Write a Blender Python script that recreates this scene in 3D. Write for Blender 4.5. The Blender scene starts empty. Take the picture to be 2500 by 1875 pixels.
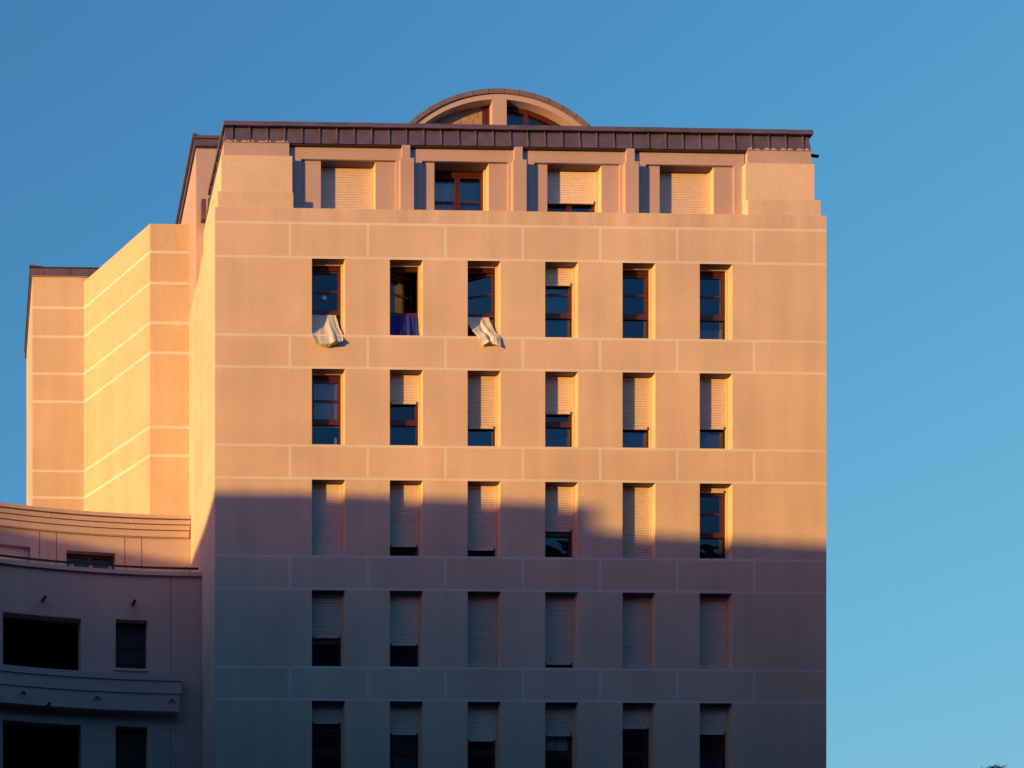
import bpy, bmesh, math, random
from mathutils import Vector
R_ = math.radians
random.seed(7)
S = bpy.context.scene
COL = S.collection

# ------------------------------------------------------------------ camera
cd = bpy.data.cameras.new("camera"); cam = bpy.data.objects.new("camera", cd); COL.objects.link(cam)
cam.location = (0, -31, 0)
cam.rotation_euler = (R_(90), 0, R_(-1.1806))
cd.sensor_width = 36; cd.lens = 43.92
cd.shift_x = 0.46686; cd.shift_y = 0.685
cd.clip_start = 0.1; cd.clip_end = 6000
S.camera = cam
# ------------------------------------------------------------------ light
SUN_EL = 2.5
SUN_DIR = Vector((-0.888, -0.460, math.tan(R_(SUN_EL)))).normalized()
w = bpy.data.worlds.new("World"); S.world = w; w.use_nodes = True
nt = w.node_tree
bg = nt.nodes["Background"]
sky = nt.nodes.new("ShaderNodeTexSky"); sky.sky_type = 'NISHITA'; sky.sun_disc = False
sky.sun_elevation = R_(SUN_EL); sky.sun_rotation = math.atan2(SUN_DIR.x, SUN_DIR.y)
sky.altitude = 0; sky.air_density = 1.0; sky.dust_density = 2.2; sky.ozone_density = 3.0
# film response of the sky colour: each channel raised to a power and scaled
sep = nt.nodes.new("ShaderNodeSeparateColor"); cmb = nt.nodes.new("ShaderNodeCombineColor")
nt.links.new(sky.outputs[0], sep.inputs[0])
def mth(op, a, b):
    n = nt.nodes.new("ShaderNodeMath"); n.operation = op
    for k, v in enumerate((a, b)):
        if isinstance(v, (int, float)): n.inputs[k].default_value = v
        else: nt.links.new(v, n.inputs[k])
    return n.outputs[0]
nt.links.new(mth('MULTIPLY', mth('POWER', sep.outputs[0], 1.0), 1.48), cmb.inputs[0])
for ch_, gain_, knee_, n_ in ((1, 2.27, .83, 4.0), (2, 2.50, 1.0, 3.0)):      # gain with a shoulder, as film has
    x_ = sep.outputs[ch_]
    d_ = mth('POWER', mth('ADD', mth('POWER', mth('DIVIDE', x_, knee_), n_), 1.0), -1.0 / n_)
    nt.links.new(mth('MULTIPLY', mth('MULTIPLY', x_, gain_), d_), cmb.inputs[ch_])
nt.links.new(cmb.outputs[0], bg.inputs[0])
bg.inputs[1].default_value = 0.15
sl = bpy.data.lights.new("sun", 'SUN'); so = bpy.data.objects.new("sun", sl); COL.objects.link(so)
sl.energy = 3.4; sl.angle = R_(0.5); sl.color = (1.0, 0.53, 0.11)
so.rotation_euler = SUN_DIR.to_track_quat('Z', 'Y').to_euler()
so.location = (-60, -40, 60)
S.view_settings.view_transform = 'Standard'; S.view_settings.look = 'None'
S.view_settings.exposure = 1.0; S.view_settings.gamma = 1.0
S.cycles.max_bounces = 8; S.cycles.transparent_max_bounces = 16

# ------------------------------------------------------------------ materials
def mat(name):
    m = bpy.data.materials.new(name); m.use_nodes = True
    return m, m.node_tree, m.node_tree.nodes["Principled BSDF"]
def plaster(name, col, grain=0.10, stain=0.10, streak=0.0, bump=0.25, rough=0.95):
    m, t, b = mat(name); N = t.nodes; L = t.links
    tc = N.new("ShaderNodeNewGeometry")
    n1 = N.new("ShaderNodeTexNoise"); n1.inputs['Scale'].default_value = 34; n1.inputs['Detail'].default_value = 3
    n2 = N.new("ShaderNodeTexNoise"); n2.inputs['Scale'].default_value = 0.55; n2.inputs['Detail'].default_value = 6
    mp = N.new("ShaderNodeVectorMath"); mp.operation = 'MULTIPLY'; mp.inputs[1].default_value = (2.6, 2.6, 0.16)
    n3 = N.new("ShaderNodeTexNoise"); n3.inputs['Scale'].default_value = 1.0; n3.inputs['Detail'].default_value = 5
    L.new(tc.outputs['Position'], n1.inputs['Vector']); L.new(tc.outputs['Position'], n2.inputs['Vector'])
    L.new(tc.outputs['Position'], mp.inputs[0]); L.new(mp.outputs[0], n3.inputs['Vector'])
    def rng(src, amt):
        r = N.new("ShaderNodeMapRange"); r.inputs[1].default_value = 0.25; r.inputs[2].default_value = 0.75
        r.inputs[3].default_value = 1 - amt; r.inputs[4].default_value = 1 + amt
        L.new(src, r.inputs[0]); return r.outputs[0]
    a = rng(n1.outputs[0], grain); c = rng(n2.outputs[0], stain); d = rng(n3.outputs[0], streak)
    m1 = N.new("ShaderNodeMath"); m1.operation = 'MULTIPLY'; L.new(a, m1.inputs[0]); L.new(c, m1.inputs[1])
    m2 = N.new("ShaderNodeMath"); m2.operation = 'MULTIPLY'; L.new(m1.outputs[0], m2.inputs[0]); L.new(d, m2.inputs[1])
    mx = N.new("ShaderNodeVectorMath"); mx.operation = 'SCALE'; mx.inputs[0].default_value = col
    L.new(m2.outputs[0], mx.inputs['Scale']); L.new(mx.outputs[0], b.inputs['Base Color'])
    b.inputs['Roughness'].default_value = rough
    b.inputs['Specular IOR Level'].default_value = 0.15
    bp = N.new("ShaderNodeBump"); bp.inputs['Strength'].default_value = bump; bp.inputs['Distance'].default_value = 0.006
    n4 = N.new("ShaderNodeTexNoise"); n4.inputs['Scale'].default_value = 60; n4.inputs['Detail'].default_value = 2
    L.new(tc.outputs['Position'], n4.inputs['Vector'])
    L.new(n4.outputs[0], bp.inputs['Height']); L.new(bp.outputs[0], b.inputs['Normal'])
    return m
def plain(name, col, rough=0.6, metal=0.0, var=0.12, scale=8, spec=0.4):
    m, t, b = mat(name); N = t.nodes; L = t.links
    g = N.new("ShaderNodeNewGeometry"); n = N.new("ShaderNodeTexNoise"); n.inputs['Scale'].default_value = scale; n.inputs['Detail'].default_value = 4
    L.new(g.outputs['Position'], n.inputs['Vector'])
    r = N.new("ShaderNodeMapRange"); r.inputs[1].default_value = .25; r.inputs[2].default_value = .75
    r.inputs[3].default_value = 1 - var; r.inputs[4].default_value = 1 + var; L.new(n.outputs[0], r.inputs[0])
    mx = N.new("ShaderNodeVectorMath"); mx.operation = 'SCALE'; mx.inputs[0].default_value = col
    L.new(r.outputs[0], mx.inputs['Scale']); L.new(mx.outputs[0], b.inputs['Base Color'])
    b.inputs['Roughness'].default_value = rough; b.inputs['Metallic'].default_value = metal
    b.inputs['Specular IOR Level'].default_value = spec
    return m
def glass(name, ior=2.15, tint=(.90, .92, .96), rough=0.0):
    m = bpy.data.materials.new(name); m.use_nodes = True; t = m.node_tree; N = t.nodes; L = t.links
    N.clear()
    o = N.new("ShaderNodeOutputMaterial"); mix = N.new("ShaderNodeMixShader")
    tr = N.new("ShaderNodeBsdfTransparent"); tr.inputs[0].default_value = (*tint, 1)
    gl = N.new("ShaderNodeBsdfGlossy"); gl.inputs['Roughness'].default_value = rough; gl.inputs['Color'].default_value = (.60, .72, 1.0, 1)
    fr = N.new("ShaderNodeFresnel"); fr.inputs[0].default_value = ior
    # old glass: slightly wavy, each pane a little cleaner or duller than the next
    g = N.new("ShaderNodeNewGeometry"); nz = N.new("ShaderNodeTexNoise"); nz.inputs['Scale'].default_value = 2.2; nz.inputs['Detail'].default_value = 1
    bp = N.new("ShaderNodeBump"); bp.inputs['Strength'].default_value = .14; bp.inputs['Distance'].default_value = .02
    L.new(g.outputs['Position'], nz.inputs['Vector']); L.new(nz.outputs[0], bp.inputs['Height']); L.new(bp.outputs[0], gl.inputs['Normal'])
    oi = N.new("ShaderNodeObjectInfo"); r = N.new("ShaderNodeMapRange"); r.inputs[3].default_value = .62; r.inputs[4].default_value = 1.25
    mu = N.new("ShaderNodeMath"); mu.operation = 'MULTIPLY'
    L.new(oi.outputs['Random'], r.inputs[0]); L.new(fr.outputs[0], mu.inputs[0]); L.new(r.outputs[0], mu.inputs[1])
    L.new(mu.outputs[0], mix.inputs[0]); L.new(tr.outputs[0], mix.inputs[1]); L.new(gl.outputs[0], mix.inputs[2])
    L.new(mix.outputs[0], o.inputs[0])
    return m
def cloth(name, col, trans=0.25, var=.1, scale=20):
    m = plain(name, col, rough=0.9, var=var, scale=scale, spec=0.1)
    t = m.node_tree; N = t.nodes; L = t.links; b = N["Principled BSDF"]; o = N["Material Output"]
    tl = N.new("ShaderNodeBsdfTranslucent"); tl.inputs[0].default_value = (*col, 1)
    mx = N.new("ShaderNodeMixShader"); mx.inputs[0].default_value = trans
    L.new(b.outputs[0], mx.inputs[1]); L.new(tl.outputs[0], mx.inputs[2]); L.new(mx.outputs[0], o.inputs[0])
    return m
WALL = plaster("roughcast_beige", (.64, .51, .465), grain=.15, stain=.12, streak=.07)
JOINT = plaster("joint_plaster", (.70, .645, .67), grain=.13, stain=.12, bump=.1)
PIER = plaster("pier_plaster", (.66, .54, .48), grain=.11)
PINK = plaster("attic_plaster", (.46, .355, .40), grain=.09)
SOFFIT_SHADE = plaster("soffit_shade", (.20, .13, .13), grain=.06, bump=.05)  # reveal ceilings: their shade is put into this darker colour
WALLTOP = plaster("parapet_band", (.62, .49, .455), grain=.14, stain=.10, streak=.16)
WINGW = plaster("wing_plaster", (.565, .46, .385), grain=.13, stain=.10, streak=.08)
REVEAL = plaster("reveal_plaster", (.61, .50, .42), grain=.04, bump=.05)
CRES = plaster("crescent_plaster", (.50, .40, .42), grain=.09, streak=.06)
COPE = plaster("coping_concrete", (.55, .47, .46), grain=.08, streak=.08)
ZINC = plain("zinc_sheet", (.118, .092, .165), rough=.55, metal=.15, var=.22, scale=3.0)
ZINCR = plain('arch_zinc', (.19, .145, .17), rough=.55, metal=.1, var=.2, scale=3.0)
ZINCD = plain("zinc_dark", (.045, .035, .045), rough=.6, metal=.1)
def weathered(m, amt):
    t = m.node_tree; N = t.nodes; L = t.links; b = N["Principled BSDF"]; src = b.inputs['Base Color'].links[0].from_socket
    oi = N.new("ShaderNodeObjectInfo"); r = N.new("ShaderNodeMapRange"); r.inputs[3].default_value = 1 - amt; r.inputs[4].default_value = 1 + amt
    L.new(oi.outputs['Random'], r.inputs[0]); mx = N.new("ShaderNodeVectorMath"); mx.operation = 'SCALE'
    L.new(src, mx.inputs[0]); L.new(r.outputs[0], mx.inputs['Scale']); L.new(mx.outputs[0], b.inputs['Base Color']); return m
SHUT = plain("shutter_slat", (.69, .575, .56), rough=.55, var=.07)
weathered(SHUT, .13)
RAIL = plain("guide_rail_paint", (.58, .45, .34), rough=.5, var=.05)
WOOD = plain("red_brown_wood", (.075, .017, .012), rough=.35, var=.25, scale=14)
PALEWOOD = plain("weathered_boards", (.36, .25, .19), rough=.8, var=.3, scale=9)
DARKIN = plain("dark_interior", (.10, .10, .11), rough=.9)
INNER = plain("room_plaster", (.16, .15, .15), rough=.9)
BLACK = plain("black_metal", (.012, .012, .014), rough=.45)
GLASS = glass("window_glass")
DIMGLASS = glass("terrace_glass", ior=1.45)
SHEERM = cloth("sheer_curtain", (.88, .89, .93), trans=.12)
LACEM = cloth("lace_curtain", (.88, .92, .96), trans=.1, var=.25, scale=30)
SHEET = cloth("grey_blue_sheet", (.56, .60, .66), trans=.08, var=.06)
BLUECL = cloth("blue_cloth", (.025, .04, .33), trans=.1, var=.15)
WHITECL = cloth("white_shirt", (.70, .68, .72), trans=.12, var=.05)
PILLOWM = cloth("pillow_white", (.85, .82, .82), trans=.1)
ASPH = plain("asphalt", (.045, .045, .05), rough=.95, var=.3, scale=1.5)
CITY = plaster("street_render", (.06, .06, .065), grain=.08)
ROOFT = plain("grey_roof", (.10, .09, .09), rough=.9)
LEAF = plain("dark_needles", (.025, .045, .02), rough=.8, var=.4, scale=2)
BARK = plain("bark", (.07, .05, .035), rough=.95, var=.3, scale=6)
STICK = plain("pale_blue_sticker", (.28, .58, .85), rough=.6, var=.03)
CARD = plain("white_card", (.7, .66, .6), rough=.8, var=.03)

# ------------------------------------------------------------------ mesh helpers
class MB:
    def __init__(s): s.v = []; s.f = []; s.m = []; s.mats = []
    def mi(s, m):
        if m not in s.mats: s.mats.append(m)
        return s.mats.index(m)
    def face(s, pts, m):
        i = len(s.v); s.v += [tuple(p) for p in pts]; s.f.append(tuple(range(i, i + len(pts)))); s.m.append(s.mi(m))
    def hexa(s, p, m):          # 8 points: bottom 4 (ccw), top 4
        i = len(s.v); s.v += [tuple(q) for q in p]; k = s.mi(m)
        for f in ((3, 2, 1, 0), (4, 5, 6, 7), (0, 1, 5, 4), (1, 2, 6, 5), (2, 3, 7, 6), (3, 0, 4, 7)):
            s.f.append(tuple(i + a for a in f)); s.m.append(k)
    def box(s, x0, x1, y0, y1, z0, z1, m):
        s.hexa([(x0, y0, z0), (x1, y0, z0), (x1, y1, z0), (x0, y1, z0), (x0, y0, z1), (x1, y0, z1), (x1, y1, z1), (x0, y1, z1)], m)
    def prism(s, poly, z0, z1, m):      # ccw polygon in plan
        i = len(s.v); n = len(poly); k = s.mi(m)
        s.v += [(x, y, z0) for x, y in poly] + [(x, y, z1) for x, y in poly]
        s.f.append(tuple(i + a for a in reversed(range(n)))); s.m.append(k)
        s.f.append(tuple(i + n + a for a in range(n))); s.m.append(k)
        for a in range(n):
            b = (a + 1) % n; s.f.append((i + a, i + b, i + n + b, i + n + a)); s.m.append(k)
    def tube(s, a, b, r, m, n=10, r2=None):
        a = Vector(a); b = Vector(b); d = (b - a).normalized(); r2 = r if r2 is None else r2
        u = d.orthogonal().normalized(); v = d.cross(u); i = len(s.v); k = s.mi(m)
        for c, q in ((a, r), (b, r2)):
            for j in range(n):
                t = 2 * math.pi * j / n; s.v.append(tuple(c + u * math.cos(t) * q + v * math.sin(t) * q))
        for j in range(n):
            l = (j + 1) % n; s.f.append((i + j, i + l, i + n + l, i + n + j)); s.m.append(k)
        s.f.append(tuple(i + j for j in reversed(range(n)))); s.m.append(k)
        s.f.append(tuple(i + n + j for j in range(n))); s.m.append(k)
    def build(s, name, parent=None, smooth=False):
        me = bpy.data.meshes.new(name); me.from_pydata(s.v, [], s.f)
        for m in s.mats: me.materials.append(m)
        me.polygons.foreach_set("material_index", s.m)
        if smooth: me.polygons.foreach_set("use_smooth", [True] * len(s.f))
        me.update()
        o = bpy.data.objects.new(name, me); COL.objects.link(o)
        if parent: o.parent = parent
        return o
def tag(o, label=None, cat=None, group=None, kind=None):
    if label: o["label"] = label
    if cat: o["category"] = cat
    if group: o["group"] = group
    if kind: o["kind"] = kind
    return o
def thing(name, label, cat, loc=(0, 0, 0), group=None):
    o = bpy.data.objects.new(name, None); COL.objects.link(o); o.location = loc; o.empty_display_size = .3
    return tag(o, label, cat, group)
def cells(mb, us, zs, fn, at, soffit, revmat):
    """grid of wall cells; fn(u,z)->(depth or None for a hole, hole depth, material); at(u,z,d)->point. Cells of unequal depth get side faces."""
    us = sorted(set(round(u, 5) for u in us)); zs = sorted(set(round(z, 5) for z in zs))
    C = {}
    for i in range(len(us) - 1):
        for j in range(len(zs) - 1):
            C[i, j] = fn((us[i] + us[i + 1]) / 2, (zs[j] + zs[j + 1]) / 2)
    for (i, j), (d, hole, m) in C.items():
        u0, u1, z0, z1 = us[i], us[i + 1], zs[j], zs[j + 1]
        if not hole:
            mb.face([at(u0, z0, d), at(u1, z0, d), at(u1, z1, d), at(u0, z1, d)], m)
        for (di, dj, e) in ((1, 0, ((u1, z0), (u1, z1))), (-1, 0, ((u0, z1), (u0, z0))), (0, 1, ((u1, z1), (u0, z1))), (0, -1, ((u0, z0), (u1, z0)))):
            n = C.get((i + di, j + dj))
            if n and n[0] < d - 1e-6:
                (a, b), (c, f) = e
                mb.face([at(a, b, d), at(a, b, n[0]), at(c, f, n[0]), at(c, f, d)], (soffit if soffit and dj == 1 else revmat) if hole else m)

# ================================================================== ground
g = MB(); g.face([(-2500, -2500, -1.6), (2500, -2500, -1.6), (2500, 2500, -1.6), (-2500, 2500, -1.6)], ASPH)
tag(g.build("ground"), "dark asphalt ground around the apartment blocks", "ground", kind="structure")

# ================================================================== apartment tower
XL, XR = 5.147, 20.572
tower = thing("apartment_tower", "tall beige apartment tower with six columns of narrow windows and zinc roof edge", "building", (12.8, 0, -1.6))
def under(o, parent):
    root = parent
    off = Vector((0, 0, 0))
    while root: off += root.location; root = root.parent
    o.parent = parent; o.location = -off
    return o
def part(mb, name, parent, smooth=False): return under(mb.build(name, None, smooth), parent)
def sub(mb, name, parent, smooth=False):  # parent is a part whose mesh is already in world coordinates
    o = mb.build(name, None, smooth); o.parent = parent; return o

LINES = [21.50, 20.65, 18.70, 17.905, 15.955, 15.14, 13.195, 12.385, 10.425, 9.625]
LINES += [7.66, 6.86, 4.9, 4.1]
BANDS = [(LINES[k + 1], LINES[k]) for k in range(0, len(LINES), 2)]
HW = .031
VJ = [7.02 + 1.952 * k for k in range(7)]
WX = [7.57 + 1.956 * k for k in range(6)]; WW = .832
ROWS = [(LINES[2 * k + 2] + HW, LINES[2 * k + 1] - HW) for k in range(5)]
HD = .30
us = [XL, XR]; zs = [-1.6, 21.872]
for z in LINES: zs += [z - HW, z + HW]
for x in VJ: us += [x - .033, x + .033]
for x in WX: us += [x, x + WW]
def front(u, z):
    for (b, t) in ROWS:
        if b < z < t:
            for x in WX:
                if x < u < x + WW: return (HD, True, WALL)
    for l in LINES:
        if abs(z - l) < HW: return (0, False, JOINT)
    for (b, t) in BANDS:
        if b < z < t:
            for x in VJ:
                if abs(u - x) < .033: return (0, False, JOINT)
    return (0, False, WALLTOP if z > 21.54 else WALL)
W = MB()
cells(W, us, zs, front, lambda u, z, d: (u, d, z), SOFFIT_SHADE, REVEAL)
# left and right side walls with thin joint lines, parapet top, back
szs = [-1.6, 21.872]
for z in LINES: szs += [z - .012, z + .012]
def side(u, z):
    for l in LINES:
        if abs(z - l) < .012: return (0, False, JOINT)
    return (0, False, WALL)
cells(W, [0, 4.4], szs, side, lambda u, z, d: (XL, 4.4 - u, z), None, WALL)
cells(W, [0, 12], szs, side, lambda u, z, d: (XR, u, z), None, WALL)
W.face([(XL, 0, 21.872), (XR, 0, 21.872), (XR, 3.1, 21.872), (XL, 3.1, 21.872)], COPE)
part(W, "wall", tower)
# interior: slabs, partitions, back wall
I = MB()
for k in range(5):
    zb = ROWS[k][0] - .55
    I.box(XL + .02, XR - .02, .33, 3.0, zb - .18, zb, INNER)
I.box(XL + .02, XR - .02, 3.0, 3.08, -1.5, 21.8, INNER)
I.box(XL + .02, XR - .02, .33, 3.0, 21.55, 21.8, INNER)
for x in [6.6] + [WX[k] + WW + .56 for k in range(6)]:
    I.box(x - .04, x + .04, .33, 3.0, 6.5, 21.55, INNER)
part(I, "interior_wall", tower)

# ---- windows
def shutter_mesh(x0, x1, zt, zb, y, pitch=.0625):
    s = MB(); n = max(1, round((zt - zb) / pitch)); h = (zt - zb) / n
    prof = [(0, .004), (.06, -.003), (.16, -.007), (.36, -.010), (.60, -.010), (.78, -.006), (.87, .004), (1, .004)]
    for k in range(n):
        za = zt - (k + 1) * h
        for a, b in zip(prof[:-1], prof[1:]):
            z0, z1 = za + a[0] * h, za + b[0] * h
            s.face([(x0, y + a[1], z0), (x1, y + a[1], z0), (x1, y + b[1], z1), (x0, y + b[1], z1)], SHUT)
    s.box(x0 + .005, x1 - .005, y - .016, y + .012, zb - .032, zb - .001, SHUT)
    for x in (x0 + .03, x1 - .06): s.box(x, x + .03, y - .03, y - .0165, zb - .03, zb + .02, BLACK)
    return s
FY0, FY1 = .255, .315
def hinge(pts, hx, hy, ang):
    c, s = math.cos(ang), math.sin(ang)
    return [(hx + (x - hx) * c - (y - hy) * s, hy + (x - hx) * s + (y - hy) * c, z) for x, y, z in pts]
def make_window(x, b, t, drop, hinged=None, ang=0):
    """fixed frame with lower pane (the part); sash, panes, shutter and guides are its pieces"""
    x1 = x + WW; zt = t - .085
    tz = b + .67                      # thick transom
    f = MB()
    f.box(x, x + .055, FY0, FY1, b, t, WOOD); f.box(x1 - .055, x1, FY0, FY1, b, t, WOOD)
    f.box(x + .055, x1 - .055, FY0, FY1, t - .135, t, WOOD)
    f.box(x + .055, x1 - .055, FY0, FY1, b, b + .05, WOOD)
    f.box(x + .055, x1 - .055, FY0 - .002, FY1, tz - .045, tz + .045, WOOD)
    fr = part(f, "window", tower)
    def rot(mb):
        if hinged:
            hx = x + .055 if hinged == 'L' else x1 - .055
            mb.v = hinge(mb.v, hx, FY1, ang if hinged == 'L' else -ang)
        return mb
    s = MB(); sx0, sx1 = x + .057, x1 - .057; sb, st = tz + .047, t - .137
    y0, y1 = FY0 + .012, FY1 - .002
    s.box(sx0, sx0 + .055, y0, y1, sb, st, WOOD); s.box(sx1 - .055, sx1, y0, y1, sb, st, WOOD)
    s.box(sx0 + .055, sx1 - .055, y0, y1, st - .06, st, WOOD); s.box(sx0 + .055, sx1 - .055, y0, y1, sb, sb + .05, WOOD)
    mz = b + 1.235
    s.box(sx0 + .055, sx1 - .055, y0 + .008, y1 - .008, mz - .024, mz + .024, WOOD)
    sub(rot(s), "sash", fr)
    gz = MB(); gz.face([(sx0 + .05, .289, sb + .045), (sx1 - .05, .289, sb + .045), (sx1 - .05, .289, st - .055), (sx0 + .05, .289, st - .055)], GLASS)
    sub(rot(gz), "pane", fr)
    gz = MB(); gz.face([(x + .05, .29, b + .045), (x1 - .05, .29, b + .045), (x1 - .05, .29, tz - .04), (x + .05, .29, tz - .04)], GLASS)
    sub(gz, "pane", fr)
    for xx in (x + .001, x1 - .041):
        q = MB(); q.box(xx, xx + .04, .185, .254, b + .001, t - .002, RAIL); sub(q, "guide_rail", fr)
    if drop is None:
        q = MB(); q.box(x + .045, x1 - .045, .205, .235, t - .03, t - .001, SHUT); sub(q, "shutter", fr)
    else:
        sub(shutter_mesh(x + .042, x1 - .042, t - .001, max(b + .035, t - drop), .225), "shutter", fr)
    return fr
DROP = [[None, None, None, .425, None, None],
        [None, .708, 1.306, .915, 1.285, 1.257],
        [9, 1.535, 1.607, 1.115, 9, .103],
        [1.087, 1.264, 9, 1.712, 9, 9],
        [.483, .75, .90, .758, .564, .697]]
WIN = {}
for r in range(5):
    for c in range(6):
        d = DROP[r][c]
        hg, an = None, 0
        if (r, c) == (0, 1): hg, an = 'L', R_(21)
        if (r, c) == (0, 2): hg, an = 'R', R_(14)
        if (r, c) == (0, 0): hg, an = 'R', R_(3)
        WIN[r, c] = make_window(WX[c], ROWS[r][0], ROWS[r][1], d, hg, an)
st = MB(); cx, cz = 7.957, 19.824
st.face([(cx + .058 * math.cos(a * .393), .285, cz + .058 * math.sin(a * .393)) for a in range(16)], STICK)
sub(st, "sticker", WIN[0, 0])

# ---- attic storey
AT0 = 21.873
def pier(xa, xb, xc, xd, outer_left):
    m = MB()
    if outer_left:
        m.box(5.238, 7.133, .125, 3.09, AT0, 22.35, WALL); m.box(5.344, 7.131, .225, 3.088, 22.35, 23.335, PIER); m.box(5.413, 7.067, .28, 3.086, 23.335, 23.70, PINK)
    else:
        m.box(18.652, 20.508, .125, 3.09, AT0, 22.35, WALL); m.box(18.65, 20.413, .225, 3.088, 22.35, 23.335, PIER); m.box(18.728, 20.364, .28, 3.086, 23.335, 23.70, PINK)
    return part(m, "corner_pier", tower)
pier(0, 0, 0, 0, True); pier(0, 0, 0, 0, False)
PX = [9.867 + 2.857 * k for k in range(3)]
for x in PX:
    m = MB(); m.box(x, x + .34, .225, .422, AT0, 23.335, PINK); m.box(x + .055, x + .262, .28, .422, 23.335, 23.70, PINK)
    part(m, "pilaster", tower)
bl = [7.133] + [x + .34 for x in PX]; br = PX + [18.65]
AWX = [7.90, 10.79, 13.675, 16.556]; AWW = 1.388
AB, ATp = 21.95, 23.372
attic = MB()
for k in range(4):
    pl = bl[k] + .257; pr = br[k] - (.07 if k < 3 else .21)
    attic.box(bl[k] - .05, br[k] + .05, .368, .60, ATp, 23.698, PINK)
    attic.box(bl[k] - .002, pl, .368, .60, AT0, ATp - .001, PINK); attic.box(pr, br[k] + .002, .368, .60, AT0, ATp - .001, PINK)
    def fa(u, z, k=k):
        return (.30, True, PINK) if AWX[k] < u < AWX[k] + AWW and z > AB else (0, False, PINK)
    cells(attic, [pl, AWX[k], AWX[k] + AWW, pr], [AT0, AB, ATp - .001], fa, lambda u, z, d: (u, .422 + d, z), SOFFIT_SHADE, REVEAL)
    attic.box(AWX[k] - .2, AWX[k] + AWW + .2, .430, .78, ATp - .0015, 23.36 + .008, SOFFIT_SHADE); attic.box(AWX[k] - .2, AWX[k] + AWW + .2, .601, .78, ATp - .001, 23.6, PINK)
part(attic, "attic_wall", tower)
ai = MB()
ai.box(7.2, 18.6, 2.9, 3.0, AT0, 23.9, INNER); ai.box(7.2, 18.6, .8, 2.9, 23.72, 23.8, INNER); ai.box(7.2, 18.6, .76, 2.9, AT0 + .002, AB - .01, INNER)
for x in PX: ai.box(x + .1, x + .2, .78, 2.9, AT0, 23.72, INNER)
part(ai, "attic_room", tower)
def attic_window(k, drop):
    x, x1 = AWX[k], AWX[k] + AWW; b, t = AB, ATp - .002; y0, y1 = .70, .76
    f = MB(); f.box(x, x + .05, y0, y1, b, t, WOOD); f.box(x1 - .05, x1, y0, y1, b, t, WOOD)
    f.box(x + .05, x1 - .05, y0, y1, t - .12, t, WOOD); f.box(x + .05, x1 - .05, y0, y1, b, b + .06, WOOD)
    fr = part(f, "window", tower); cx = (x + x1) / 2
    for a, c in ((x + .052, cx - .004), (cx + .004, x1 - .052)):
        s = MB(); sb, stp = b + .062, t - .122; yy0, yy1 = y0 + .008, y1 - .004
        s.box(a, a + .06, yy0, yy1, sb, stp, WOOD); s.box(c - .06, c, yy0, yy1, sb, stp, WOOD)
        s.box(a + .06, c - .06, yy0, yy1, stp - .06, stp, WOOD); s.box(a + .06, c - .06, yy0, yy1, sb, sb + .06, WOOD)
        mz = 22.58; s.box(a + .06, c - .06, yy0 + .006, yy1 - .006, mz - .024, mz + .024, WOOD)
        sub(s, "sash", fr)
        gz = MB(); gz.face([(a + .05, .735, sb + .05), (c - .05, .735, sb + .05), (c - .05, .735, stp - .05), (a + .05, .735, stp - .05)], GLASS)
        sub(gz, "pane", fr)
    for xx in (x + .001, x1 - .041):
        q = MB(); q.box(xx, xx + .04, .61, .699, b, t - .002, RAIL); sub(q, "guide_rail", fr)
    if drop: sub(shutter_mesh(x + .042, x1 - .042, t - .001, max(b + .04, t - drop), .65), "shutter", fr)
    return fr
AW = [attic_window(k, d) for k, d in enumerate((9, None, .80, 9))]

# ---- zinc roof edge with standing seams
z = MB()
ZB, ZT = 23.70, 24.10
LX, RX, FYZ = 5.432, 20.362, .275
z.hexa([(LX, FYZ, ZB), (RX, FYZ, ZB), (RX, 3.05, ZB), (LX, 3.05, ZB), (LX + .03, FYZ + .05, ZT), (RX - .03, FYZ + .05, ZT), (RX - .03, 3.05, ZT), (LX + .03, 3.05, ZT)], ZINC)
for k in range(34):
    x = 5.636 + .4402 * k
    if x > RX - .1: break
    j = random.uniform(-.006, .006)
    z.hexa([(x - .011 + j, FYZ - .024, ZB + .004), (x + .011 + j, FYZ - .024, ZB + .004), (x + .011, FYZ + .01, ZB + .004), (x - .011, FYZ + .01, ZB + .004),
            (x - .011 - j, FYZ + .016, ZT), (x + .011 - j, FYZ + .016, ZT), (x + .011, FYZ + .06, ZT), (x - .011, FYZ + .06, ZT)], ZINC)
for k in range(6):
    y = .62 + .44 * k
    z.hexa([(LX - .028, y - .011, ZB), (LX + .02, y - .011, ZB), (LX + .02, y + .011, ZB), (LX - .028, y + .011, ZB),
            (LX + .002, y - .011, ZT), (LX + .05, y - .011, ZT), (LX + .05, y + .011, ZT), (LX + .002, y + .011, ZT)], ZINC)
roof = part(z, "zinc_roof", tower)
c = MB()
nseg = 24
for k in range(nseg):      # cap flashing in slightly uneven lengths
    xa = 5.407 + (20.402 - 5.407) * k / nseg; xb = 5.407 + (20.402 - 5.407) * (k + 1) / nseg
    e = [random.uniform(-.007, .007) for _ in range(2)] if k else [0, 0]
    c.hexa([(xa, .235, 24.102 + e[0]), (xb - .003, .235, 24.102 + e[1]), (xb - .003, .55, 24.11), (xa, .55, 24.11), (xa, .25, 24.222 + e[0] * .5), (xb - .003, .25, 24.222 + e[1] * .5), (xb - .003, .55, 24.23), (xa, .55, 24.23)], ZINC)
c.box(5.407, 5.62, .551, 2.72, 24.104, 24.224, ZINC); c.box(20.18, 20.402, .551, 3.05, 24.104, 24.224, ZINC)
sub(c, "cap_flashing", roof)
c = MB(); c.box(7.07, 18.72, .30, .42, 23.672, 23.698, ZINCD); sub(c, "gutter_shadow_strip", roof)  # gutter underside; its shadow is put into the dark zinc colour
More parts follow.
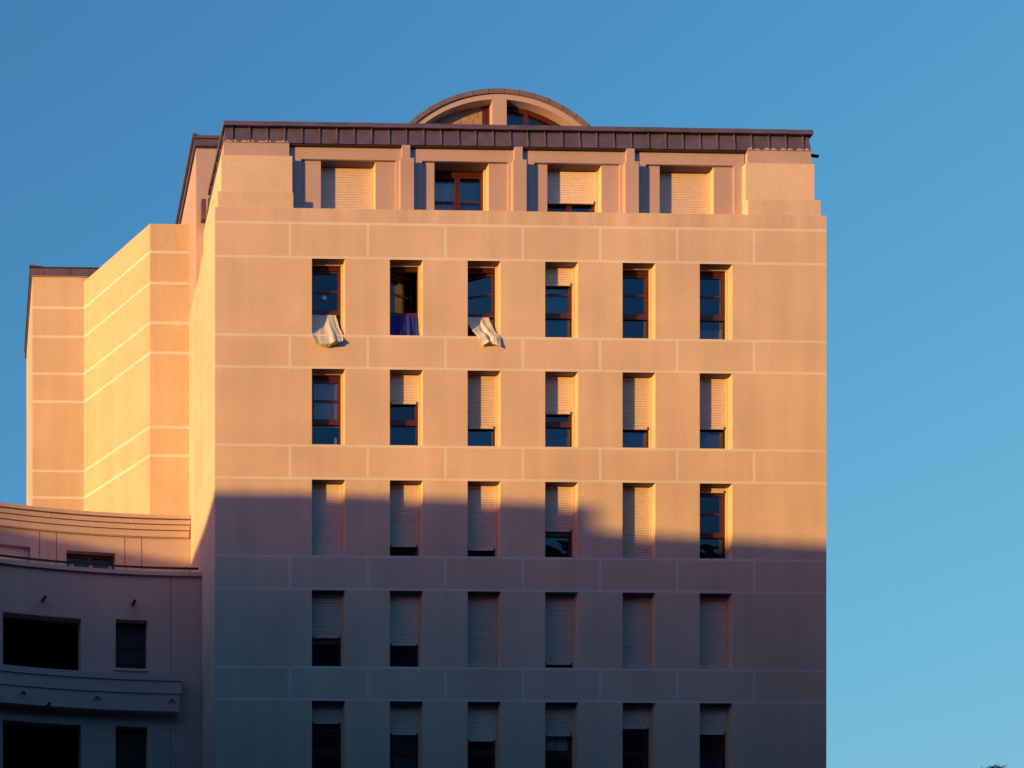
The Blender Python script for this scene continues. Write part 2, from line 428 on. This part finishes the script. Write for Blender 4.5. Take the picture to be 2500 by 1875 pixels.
c = MB(); c.box(5.25, 5.37, 2.80, 2.98, 23.52, 24.06, ZINC); c.box(5.385, 5.431, 2.6, 2.79, 23.45, 23.70, ZINC); sub(c, "flashing", roof)
# mortar smeared over the foot of the zinc above the corner piers
for (xa, xb) in ((5.44, 7.06), (18.74, 20.355)):
    mm = MB(); n = 44; prev = None
    for k in range(n + 1):
        x = xa + (xb - xa) * k / n
        h = .028 + .022 * math.sin(k * 1.1) + .022 * math.sin(k * .53 + xa) + random.uniform(0, .018)
        if prev:
            (px, ph) = prev
            mm.hexa([(px, .262, 23.699), (x, .262, 23.699), (x, .28, 23.699), (px, .28, 23.699), (px, .270, 23.70 + max(ph, .004)), (x, .270, 23.70 + max(h, .004)), (x, .29, 23.70 + max(h, .004)), (px, .29, 23.70 + max(ph, .004))], PINK)
        prev = (x, h)
    part(mm, "mortar_edge", tower)
dp = MB(); dp.tube((20.3, .55, 23.83), (20.70, .50, 23.735), .035, BLACK); part(dp, "drain_pipe", tower)

# ---- barrel dormer on the roof
DX, DZ, RO = 12.755, 22.37, 3.51
def arc_pts(r, a0, a1, n): return [(DX + r * math.sin(a0 + (a1 - a0) * k / n), DZ + r * math.cos(a0 + (a1 - a0) * k / n)) for k in range(n + 1)]
A0 = 1.08
def ring(mb, r0, r1, y0, y1, m, n=72, a0=-A0, a1=A0):
    o = arc_pts(r1, a0, a1, n); i = arc_pts(r0, a0, a1, n)
    for k in range(n):
        (ox, oz), (px, pz) = o[k], o[k + 1]; (ix, iz), (jx, jz) = i[k], i[k + 1]
        mb.face([(ix, y0, iz), (jx, y0, jz), (px, y0, pz), (ox, y0, oz)], m)
        mb.face([(ox, y0, oz), (px, y0, pz), (px, y1, pz), (ox, y1, oz)], m)
        mb.face([(ix, y1, iz), (jx, y1, jz), (jx, y0, jz), (ix, y0, iz)], m)
d = MB(); ring(d, 3.25, 3.388, 1.2, 3.1, PINK); d.box(12.575, 12.949, 1.2, 1.6, 24.0, DZ + 3.249, PINK); d.box(9.6, 15.9, 1.25, 1.6, 23.9, 24.3, PINK)
dorm = part(d, "barrel_dormer", tower)
d = MB()
ring(d, 3.39, 3.51, 1.165, 3.1, ZINCR)
for k in range(-9, 10):     # raised joints of the zinc ring
    a = k * .117 + .03; p, q = Vector((math.sin(a), 0, math.cos(a))), Vector((math.cos(a), 0, -math.sin(a)))
    o0 = Vector((DX, 0, DZ)); pts = []
    for yy in (1.158, 3.0):
        pass
    b0 = [o0 + p * 3.392 - q * .005, o0 + p * 3.392 + q * .005, o0 + p * 3.513 + q * .005, o0 + p * 3.513 - q * .005]
    d.hexa([(v.x, 1.158, v.z) for v in (b0[0], b0[1])] + [(v.x, 1.2, v.z) for v in (b0[1], b0[0])] + [(v.x, 1.158, v.z) for v in (b0[3], b0[2])] + [(v.x, 1.2, v.z) for v in (b0[2], b0[3])], ZINC)
sub(d, "vault_roof", dorm)
d = MB()                      # boarded left half and timber frames
def strip_under_arc(mb, xa, xb, y, r, m, zb=24.2):
    za = DZ + math.sqrt(max(0, r * r - (xa - DX) ** 2)); zc = DZ + math.sqrt(max(0, r * r - (xb - DX) ** 2))
    mb.face([(xa, y, zb), (xb, y, zb), (xb, y, zc), (xa, y, za)], m)
x = 10.2
while x < 12.36:
    strip_under_arc(d, x, x + .106, 1.44 + random.uniform(0, .006), 3.25, PALEWOOD); x += .11
sub(d, "boarding", dorm)
d = MB()
d.box(12.40, 12.50, 1.41, 1.47, 24.2, 25.6, WOOD); d.box(12.515, 12.574, 1.39, 1.47, 24.2, 25.61, WOOD)
d.box(12.95, 13.0, 1.41, 1.47, 24.2, 25.6, WOOD); d.box(13.49, 13.60, 1.40, 1.47, 24.2, 25.52, WOOD)
ring(d, 3.13, 3.245, 1.41, 1.47, WOOD, 40, .06, A0)
sub(d, "dormer_window", dorm)
d = MB()
xs = [13.0 + .09 * k for k in range(27)]
for a, b in zip(xs[:-1], xs[1:]): strip_under_arc(d, a, b, 1.445, 3.14, GLASS)
sub(d, "pane", dorm)
d = MB(); d.box(9.7, 15.8, 2.6, 2.7, 24.0, 25.2, DARKIN); sub(d, "back_wall", dorm)
rf = MB(); rf.box(5.5, 20.3, .56, 3.05, 23.9, 24.02, ROOFT); part(rf, "flat_roof", tower)

# ---- taller block behind
s = MB(); s.box(5.147, 20.4, 3.11, 10.0, 21.874, 25.66, PINK); s.box(5.16, 20.4, 4.405, 10.0, -1.6, 21.873, WALL)
sb_ = part(s, "stair_block", tower)
s = MB(); s.box(5.10, 20.45, 3.06, 10.1, 25.70, 25.885, ZINC); s.box(5.065, 20.48, 3.03, 10.1, 25.886, 25.965, ZINC); s.box(5.12, 20.42, 3.08, 10.1, 25.661, 25.699, ZINCD)
s.tube((5.06, 3.05, 25.96), (5.06, 9.9, 25.96), .035, ZINC)
s.hexa([(5.055, 3.02, 25.96), (5.2, 3.02, 25.96), (5.2, 3.10, 25.96), (5.055, 3.10, 25.96), (5.055, 3.02, 26.03), (5.08, 3.02, 26.03), (5.08, 3.10, 26.03), (5.055, 3.10, 26.03)], ZINC)
sub(s, "zinc_edge", sb_)
s = MB(); s.tube((5.64, 2.98, 25.72), (5.75, 2.98, 25.70), .04, ZINC); 
sub(s, "overflow_pipe", sb_)

# ================================================================== angled wing
wing = thing("angled_wing", "bright sunlit wing with angled side wall and flat roof left of the tower", "building", (2.9, 5.5, -1.6))
WT = 24.47
m = MB()
foot = [(5.146, 4.4), (4.024, 4.4), (2.307, 7.0), (.735, 7.0), (.62, 11.2), (5.146, 11.2)]
wl = [23.67, 22.79, 21.66, 20.81, 18.70, 17.89, 15.955, 15.14]
wz = [-1.6, WT]
for q in wl: wz += [q - .036, q + .036]
def wcell(u, zz):
    for q in wl:
        if abs(zz - q) < .036: return (0, False, JOINT)
    return (0, False, WINGW)
def edge(a, b, skip=0):
    ax, ay = a; bx, by = b; L = math.hypot(bx - ax, by - ay)
    cells(m, [0, L - skip], wz if a[1] < 7 or b[1] > 8 else wz[:1] + wz[1:], wcell, lambda u, zz, d: (ax + (bx - ax) * u / L, ay + (by - ay) * u / L, zz), None, WINGW)
edge((4.024, 4.4), (5.146, 4.4)); edge((2.307, 7.0), (4.024, 4.4)); edge((.735, 7.0), (2.307, 7.0))
m.face([(.62, 11.2, -1.6), (.735, 7.0, -1.6), (.735, 7.0, WT), (.62, 11.2, WT)], WINGW)
m.face([(x, y, WT) for x, y in foot], COPE)
m.prism([(.735, 7.0005), (4.3, 7.0005), (4.3, 11.2), (.62, 11.2)], WT + .001, 24.6, WINGW)
part(m, "wall", wing)
m = MB(); m.prism([(.71, 6.965), (4.3, 6.965), (4.3, 11.25), (.595, 11.25)], 24.605, 24.622, PINK); m.prism([(.68, 6.94), (4.3, 6.94), (4.3, 11.3), (.565, 11.3)], 24.625, 24.83, ZINC); m.prism([(.655, 6.92), (4.3, 6.92), (4.3, 11.3), (.54, 11.3)], 24.831, 24.862, ZINCD)
for x in (1.06, 1.90, 2.75): m.box(x, x + .012, 6.934, 6.941, 24.626, 24.83, ZINCD)
m.hexa([(.64, 6.9, 24.86), (1.05, 6.9, 24.86), (1.05, 7.0, 24.86), (.64, 7.0, 24.86), (.64, 6.9, 24.915), (.68, 6.9, 24.915), (.68, 7.0, 24.915), (.64, 7.0, 24.915)], ZINC)
part(m, "zinc_roof", wing)

# ================================================================== curved block
XC, YC = 5.145, -17.8
def cyl(phi, zz, r):
    a = R_(phi); return (XC - r * math.sin(a), YC + r * math.cos(a), zz)
crescent = thing("curved_block", "lower curved apartment block with stepped cornice, roof terrace and dark loggias", "building", (*cyl(8, 0, 21)[:2], -1.6))
END = 34.0
def span(a, b, step=.75):
    n = max(1, math.ceil((b - a) / step)); return [a + (b - a) * k / n for k in range(n + 1)]
def arcbox(mb, p0, p1, r0, r1, z0, z1, m, step=.75):
    P = span(p0, p1, step); n = len(P)
    for a, b in zip(P[:-1], P[1:]):
        mb.face([cyl(b, z0, r0), cyl(a, z0, r0), cyl(a, z1, r0), cyl(b, z1, r0)], m)
        mb.face([cyl(a, z0, r1), cyl(b, z0, r1), cyl(b, z1, r1), cyl(a, z1, r1)], m)
        mb.face([cyl(b, z1, r0), cyl(a, z1, r0), cyl(a, z1, r1), cyl(b, z1, r1)], m)
        mb.face([cyl(a, z0, r0), cyl(b, z0, r0), cyl(b, z0, r1), cyl(a, z0, r1)], m)
    for q in (p0, p1): mb.face([cyl(q, z0, r0), cyl(q, z0, r1), cyl(q, z1, r1), cyl(q, z1, r0)], m)
# attic storey wall
RA, RL = 22.0, 19.95
AWP = [(5.576, 9.203), (11.883, 15.51), (18.2, 21.8)]
AG = [3.598, 4.845, 9.934, 11.183, 16.2, 17.45]
us = [0.02] + span(0, END)[1:]
for a, b in AWP: us += [a, b]
for q in AG: us += [q - .03, q + .03]
def fat(u, zz):
    for a, b in AWP:
        if a < u < b and 13.35 < zz < 14.975: return (.26, True, CRES)
    for q in AG:
        if abs(u - q) < .03 and zz > 13.2: return (.03, False, CRES)
    return (0, False, CRES)
m = MB()
cells(m, [-u for u in us], [12.9, 13.35, 14.975, 15.46], lambda u, zz: fat(-u, zz), lambda u, zz, d: cyl(-u, zz, RA + d), None, CRES)
# street storeys
HB = [(9.3, 15.356), (17.3, 23.3)]; HS = [(4.164, 6.62)]
LEV = [(10.92, 12.30, 11.04, 12.345), (7.50, 9.49, 7.9, 9.515)]
us = [.015] + span(0, END)[1:] + [2.363 - .035, 2.363 + .035]
zs = [-1.6, 13.53]
for a, b in HB + HS: us += [a, b]
for a, b, c_, d_ in LEV: zs += [a, b, c_, d_]
def flo(u, zz):
    for (zb, zt, sb2, st2) in LEV:
        for a, b in HB:
            if a < u < b and zb < zz < zt: return (.35, True, CRES)
        for a, b in HS:
            if a < u < b and sb2 < zz < st2: return (.35, True, CRES)
    if abs(u - 2.363) < .035: return (.02, False, CRES)
    return (0, False, CRES)
cells(m, [-u for u in us], zs, lambda u, zz: flo(-u, zz), lambda u, zz, d: cyl(-u, zz, RL + d), None, CRES)
m.face([cyl(END, -1.6, RL), cyl(END, -1.6, 28), cyl(END, 15.9, 28), cyl(END, 15.9, RL + 2)], CRES)
part(m, "wall", crescent)
m = MB()
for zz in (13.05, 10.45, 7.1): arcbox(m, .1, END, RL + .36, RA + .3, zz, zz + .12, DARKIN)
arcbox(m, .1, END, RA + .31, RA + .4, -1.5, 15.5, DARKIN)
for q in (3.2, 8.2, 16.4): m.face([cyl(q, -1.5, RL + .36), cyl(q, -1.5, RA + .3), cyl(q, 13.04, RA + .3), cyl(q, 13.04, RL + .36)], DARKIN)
part(m, "interior_wall", crescent)
m = MB()
arcbox(m, .0, END, 21.82, 22.3, 15.93, 16.03, CRES); arcbox(m, .03, END, 21.87, 22.3, 15.792, 15.91, CRES)
arcbox(m, .06, END, 21.90, 22.3, 15.642, 15.775, CRES); arcbox(m, .09, END, 21.93, 22.3, 15.458, 15.625, CRES)
arcbox(m, .1, END, 21.955, 22.25, 15.44, 16.0, CRES)
for q in (4.398, 10.522, 16.65): arcbox(m, q - .025, q + .025, 21.862, 21.9, 15.80, 15.905, JOINT); 
part(m, "cornice", crescent)
m = MB(); arcbox(m, .1, END, 22.31, 25, 15.6, 15.9, ROOFT); arcbox(m, .1, END, RL + .05, RA - .02, 13.2, 13.25, COPE); part(m, "roof", crescent)
m = MB(); arcbox(m, .0, END, RL - .07, RL + .33, 13.531, 13.632, COPE); part(m, "coping", crescent)
m = MB(); arcbox(m, .19, END, RL + .06, RL + .11, 13.765, 13.81, BLACK); rl = part(m, "railing", crescent)
for k in range(0, 20):
    q = 1.008 + 1.4966 * k
    if q > END - .5: break
    m = MB()
    for dq in (-.065, .065):
        a = cyl(q + dq, 13.632, RL + .085); b = cyl(q + dq, 13.766, RL + .085); m.tube(a, b, .014, JOINT, 6)
    sub(m, "post", rl)
m = MB()
arcbox(m, 1.66, END, RL - .34, RL - .001, 10.648, 10.812, CRES); arcbox(m, 1.72, END, RL - .315, RL - .001, 10.318, 10.640, CRES); arcbox(m, 1.85, END, RL - .29, RL - .001, 9.856, 10.31, CRES)
bal = part(m, "balcony_band", crescent)
for q in (2.45, 8.251, 14.05, 19.85):
    m = MB(); n = 10
    for k in range(n):
        a0, a1 = math.pi * k / n, math.pi * (k + 1) / n
        def pt(r, a, rr): return cyl(q - math.degrees(r * math.cos(a) / RL), 10.09 + r * math.sin(a), rr)
        r0, r1 = RL - .34, RL - .28
        m.face([pt(.085, a0, r0), pt(.085, a1, r0), pt(.11, a1, r0), pt(.11, a0, r0)], CRES)
        m.face([pt(.11, a0, r0), pt(.11, a1, r0), pt(.11, a1, r1), pt(.11, a0, r1)], CRES)
        m.face([pt(.085, a0, r1), pt(.085, a1, r1), pt(.085, a1, r0), pt(.085, a0, r0)], CRES)
    sub(m, "drain_shade_ring", bal)  # raised half ring stands in for a recessed drain hole and its shade
for q, zz, rr in ((12.284, 12.70, RL), (5.303, 12.755, RL), (19.3, 12.70, RL), (12.15, 9.85, RL - .29)):
    m = MB(); m.tube(cyl(q, zz, rr + .05), cyl(q, zz - .02, rr - .30), .04, BLACK); part(m, "spout", crescent)
def arcwin(a, b, zb, zt, r, closed):
    f = MB()
    arcbox(f, a, a + .14, r, r + .06, zb, zt, WOOD); arcbox(f, b - .14, b, r, r + .06, zb, zt, WOOD)
    arcbox(f, a + .14, b - .14, r, r + .06, zt - .10, zt, WOOD); arcbox(f, a + .14, b - .14, r, r + .06, zb, zb + .06, WOOD)
    c0 = (a + b) / 2; arcbox(f, c0 - .17, c0 + .17, r - .01, r + .06, zb + .06, zt - .10, WOOD)
    zm = zb + (zt - zb) * .76; 
    fr = part(f, "window", crescent)
    for p0, p1 in ((a + .14, c0 - .17), (c0 + .17, b - .14)):
        gz = MB(); gz.face([cyl(p1, zb + .05, r + .03), cyl(p0, zb + .05, r + .03), cyl(p0, zt - .09, r + .03), cyl(p1, zt - .09, r + .03)], DIMGLASS); sub(gz, "pane", fr)
    if closed:
        sm = MB(); n = 26
        for k in range(n):
            z0 = zb + (zt - zb) * k / n; z1 = zb + (zt - zb) * (k + 1) / n
            P = span(a + .05, b - .05, 1)
            for p0, p1 in zip(P[:-1], P[1:]):
                sm.face([cyl(p1, z0, r - .06), cyl(p0, z0, r - .06), cyl(p0, (z0 * .25 + z1 * .75), r - .075), cyl(p1, (z0 * .25 + z1 * .75), r - .075)], SHUT)
                sm.face([cyl(p1, (z0 * .25 + z1 * .75), r - .075), cyl(p0, (z0 * .25 + z1 * .75), r - .075), cyl(p0, z1, r - .06), cyl(p1, z1, r - .06)], SHUT)
        sub(sm, "shutter", fr)
arcwin(5.576, 9.203, 13.352, 14.973, RA + .2, False); arcwin(11.883, 15.51, 13.352, 14.973, RA + .2, True); arcwin(18.2, 21.8, 13.352, 14.973, RA + .2, False)
for zb, zt in ((11.04, 12.345), (7.9, 9.515)):
    f = MB(); a, b = 4.164, 6.62; r = RL + .26
    n = 3
    arcbox(f, a + .01, b - .01, r, r + .05, zb + .001, zt - .001, BLACK, 2)
    for k in range(1, 4):
        zz = zb + (zt - zb) * (k * .33 - .17); arcbox(f, a + .1, b - .1, r - .02, r - .001, zz - .012, zz + .012, ZINCD, 2)
    fr = part(f, "blind", crescent)
    m = MB(); arcbox(m, a - .1, b + .1, RL - .05, RL + .25, zb - .05, zb - .001, COPE); part(m, "sill", crescent)

# ================================================================== laundry in the windows
def sheet_mesh(name, nu, nv, fn, m):
    mb = MB(); k = mb.mi(m)
    for j in range(nv + 1):
        for i in range(nu + 1): mb.v.append(fn(i / nu, j / nv))
    for j in range(nv):
        for i in range(nu):
            a = j * (nu + 1) + i; mb.f.append((a, a + nu + 1, a + nu + 2, a + 1)); mb.m.append(k)
    return mb.build(name, None, True)
def lerp(t, pts):
    for (a, x), (b, y) in zip(pts[:-1], pts[1:]):
        if t <= b: q = (t - a) / (b - a); return x + (y - x) * q
    return pts[-1][1]
def smooth(t, pts):
    for (a, x), (b, y) in zip(pts[:-1], pts[1:]):
        if t <= b: q = (t - a) / (b - a); q = q * q * (3 - 2 * q); return x + (y - x) * q
    return pts[-1][1]
zs0 = ROWS[0][0]
def f1(u, v):
    tr = zs0 + .635
    L = smooth(v, [(0, 7.60), (.5, 7.555), (.78, 7.55), (.92, 7.60), (1, 7.74)]); Rr = smooth(v, [(0, 8.24), (.25, 8.28), (.65, 8.345), (.86, 8.33), (1, 8.16)])
    q = u + .10 * (1 - v) * (u - .5)
    q += .07 * math.sin(6.3 * u + .7); md = .45 + .8 * math.sin(2.4 * u + .2) ** 2
    fold = md * (.60 * math.sin(q * 10.5 + .4 + .9 * v) + .25 * math.sin(q * 23 - 1.6 * v + 1) + .06 * math.sin(q * 51 + 5 * v))
    amp = smooth(v, [(0, .010), (.4, .030), (.85, .042), (1, .02)])
    dz = lerp(v, [(0, 0), (.25, .245), (.5, .49), (.75, .73), (.9, .865), (1, .885)])
    sag = .085 * math.sin(math.pi * min(1, max(0, u * .95 + .05))) * smooth(v, [(0, 0), (.6, .05), (1, 1)])
    y = .245 - .27 * (v / .72) ** 1.5 + smooth(v, [(0, 0), (.86, 0), (1, .17)]) - amp * fold - .02 * math.sin(math.pi * u) * v
    return (L + (Rr - L) * u, y, tr - dz - sag)
tag(sheet_mesh("bed_sheet", 70, 40, f1, SHEET), "grey blue bed sheet bulging out over the sill of the top left narrow window", "bed sheet", "laundry hung out of the windows")
def f3(u, v):
    tr = zs0 + .625
    L = lerp(v, [(0, 11.50), (.5, 11.63), (1, 11.80)]); Rr = lerp(v, [(0, 12.11), (.35, 12.19), (.55, 12.24), (.62, 12.29), (1, 12.30)])
    q = u - .22 * v
    q += .06 * math.sin(7 * u + 2)
    fold = (.5 + .6 * math.sin(2 * u + 1.2 * v) ** 2) * (.6 * math.sin(q * 11 + 1.0) + .22 * math.sin(q * 21 + v * 6) + .22 * math.sin(q * 9 + v * 19))
    amp = smooth(v, [(0, .010), (.5, .034), (1, .040)])
    zz = tr - .90 * v + .07 * v ** 5 * math.sin(math.pi * min(1, u * 1.15)) - .02 * u * v
    y = .245 - .27 * (min(v, .74) / .69) ** 1.5 - .10 * max(0, v - .74) - amp * fold
    if .56 < v < .62: y -= .014
    return (L + (Rr - L) * u, y, zz + .008 * math.sin(u * 21) * v)
tag(sheet_mesh("shirt", 60, 44, f3, WHITECL), "creased white shirt blown sideways over the sill of the third top window", "shirt", "laundry hung out of the windows")
def f2(u, v):
    tr = zs0 + .62
    y = .235 - .02 * math.sin(u * 20) * (.3 + v) - .012 * math.sin(u * 37 + 1) - .05 * v
    return (9.60 + (10.29 - 9.60) * u + .0 * v, y, tr - .52 * v + .012 * math.sin(u * 33) * v)
tag(sheet_mesh("blue_cloth", 50, 16, f2, BLUECL), "deep blue cloth hung across the lower part of the second top window", "cloth", "laundry hung out of the windows")

# ---- curtains and other things just behind the glass
def curtain(x0, x1, z0, z1, y, m, label, waves=9, amp=.02, taper=0.0, name="curtain"):
    ph = random.uniform(0, 6)
    o = sheet_mesh(name, 60, 10, lambda u, v: (x0 + (x1 - x0) * u + taper * v * (u - .5), y + amp * math.sin(u * waves * 6.28 + ph) + .4 * amp * math.sin(u * waves * 2.4 * 6.28), z1 - (z1 - z0) * v), m)
    return tag(o, label, "curtain", "curtains behind the windows")
b, t = ROWS[0]
curtain(WX[3] + .06, WX[3] + .74, b + .02, t - .2, .345, SHEERM, "pale sheer curtain in the top storey window with half raised shutter", 5)
curtain(AWX[1] + .05, AWX[1] + AWW - .1, AB, 23.12, .80, SHEERM, "thin white curtain in the unshuttered attic window under the arched dormer", 7)
b, t = ROWS[4]
curtain(WX[5] + .03, WX[5] + .76, b + .02, b + .62, .315, LACEM, "bright pale blue lace half curtain in the lowest right hand window", 4, .008)
curtain(WX[3] + .05, WX[3] + .76, b + .55, t - .3, .345, SHEERM, "faint grey curtain in the lowest storey window above the transom", 4)
curtain(WX[1] + .05, WX[1] + .76, b + .04, t - .3, .345, SHEERM, "limp grey curtain in the second window of the lowest storey", 5)
b, t = ROWS[1]
curtain(WX[0] + .03, WX[0] + .80, b + .6, t - .12, .335, SHEERM, "smooth mauve roller curtain in the left window with a white card", 2, .006)
b, t = ROWS[0]
curtain(WX[5] + .10, WX[5] + .75, b + .03, b + .45, .36, SHEERM, "low wrinkled net curtain at the foot of the top right window", 5, .03)
def pillow(x, z, label, ang):
    def fn(u, v):
        a, b_ = (u - .5) * 2, (v - .5) * 2
        e = (1 - a ** 4) * (1 - b_ ** 4); pinch = 1 - .12 * (1 - abs(a * b_)) * 0 + .0
        X, Z = a * .27 * (1 - .16 * (1 - a * a) * 0 - .14 * (1 - b_ * b_) * abs(a)), b_ * .24 * (1 - .14 * (1 - a * a) * abs(b_))
        c, s_ = math.cos(ang), math.sin(ang)
        return (x + X * c - Z * s_, .47 - .11 * e ** .6, z + X * s_ + Z * c)
    o = sheet_mesh("pillow", 24, 24, fn, PILLOWM); return tag(o, label, "pillow", "pillows leaning on the glass")
b, t = ROWS[1]
pillow(WX[4] + .55, b + .38, "white pillow leaning inside the fifth window of the second storey", R_(-12))
pillow(WX[5] + .53, b + .38, "white pillow leaning inside the sixth window of the second storey", R_(-8))
bd = sheet_mesh("folded_bedding", 20, 10, lambda u, v: (WX[3] + .05 + .7 * u, .40 - .05 * math.sin(v * 3.1), b + .02 + (.36 + .06 * u) * (1 - v)), PILLOWM)
tag(bd, "folded white bedding on the sill inside the fourth second storey window", "bedding")
cm = MB(); cm.box(WX[0] + .655, WX[0] + .715, .33, .36, b + .05, b + .34, CARD)
tag(cm.build("card"), "small upright white card at the right corner of the lower pane", "card")

# ================================================================== buildings out of the picture: the one whose roofline throws the evening shadow, and added blocks that cut sky light
def unseen_block(name, label, x0, x1, y0, y1, top, rects=None):
    t_ = thing(name, label, "building", ((x0 + x1) / 2, (y0 + y1) / 2, -1.6))
    m = MB()
    if rects: 
        for (ya, yb, ha, hb) in rects:
            m.hexa([(x0, ya, -1.6), (x1, ya, -1.6), (x1, yb, -1.6), (x0, yb, -1.6), (x0, ya, ha), (x1, ya, ha), (x1, yb, hb), (x0, yb, hb)], CITY)
    else: m.box(x0, x1, y0, y1, -1.6, top, CITY)
    part(m, "wall", t_)
    return t_
# roof heights of the west building along y (parapet steps)
PROF = [(-60, -23.2, 16.12, 16.10), (-23.2, -19.55, 16.74, 16.64), (-19.55, -18.2, 16.14, 16.24), (-18.2, -14.0, 16.28, 16.47), (-14.0, -11.0, 16.5, 17.05), (-11.0, 20.0, 16.6, 16.6)]
unseen_block("row_house", "long plain building west of the court with a stepped roofline", -44, -30, -60, 20, 16, PROF)
unseen_block("rear_sky_blocker", "tall unseen block behind the viewer with height set to cut sky light", -24, 60, -52, -35, 29)  # out of view; height set to dim sky light on the lower facade
unseen_block("left_sky_blocker", "added unseen dark block on the left that shuts out low sky light", -16, -2.3, -27, -3.4, 14.5)  # added to keep the low sky glow off the lower walls
unseen_block("right_sky_blocker", "added unseen block on the right that cuts sky light", 25.5, 42, -34, -1.2, 19)  # added out of view to hide sky from the lower facade

# ================================================================== tree tip at lower right
tr = thing("conifer_tree", "dark conifer whose ragged tip shows at the lower right edge", "tree", (44.8, 25, -1.6))
m = MB(); m.tube((44.8, 25, -1.6), (44.8, 25, 9), .3, BARK, 10, .15); m.tube((44.8, 25, 9), (44.85, 25, 14.0), .15, BARK, 8, .03)
part(m, "trunk", tr)
m = MB()
for k in range(260):
    q = k / 260; zz = 3 + 11.1 * q; a = k * 2.4; ln = (1 - q) * 2.6 + .28
    ln *= random.uniform(.6, 1.1)
    base = Vector((44.8, 25, zz)); tip = base + Vector((math.cos(a) * ln, math.sin(a) * ln, ln * .35 + .15))
    for s_ in range(16):
        p = base.lerp(tip, .25 + .75 * random.random()) + Vector((random.gauss(0, .08), random.gauss(0, .08), random.gauss(0, .08)))
        dv = Vector((random.gauss(0, 1), random.gauss(0, 1), random.gauss(.6, .7))).normalized() * random.uniform(.14, .32)
        sv = dv.cross(Vector((random.random(), random.random(), random.random()))).normalized() * .022
        m.face([p - sv, p + sv, p + dv], LEAF)
for k in range(420):
    p = Vector((44.80 + random.gauss(0, .20), 25 + random.gauss(0, .18), random.uniform(13.6, 14.42)))
    dv = Vector((random.gauss(0, .7), random.gauss(0, .7), random.uniform(.4, 1.2))).normalized() * random.uniform(.15, .30)
    sv = dv.cross(Vector((random.random(), random.random(), random.random()))).normalized() * .03
    m.face([p - sv, p + sv, p + dv], LEAF)
part(m, "crown", tr)
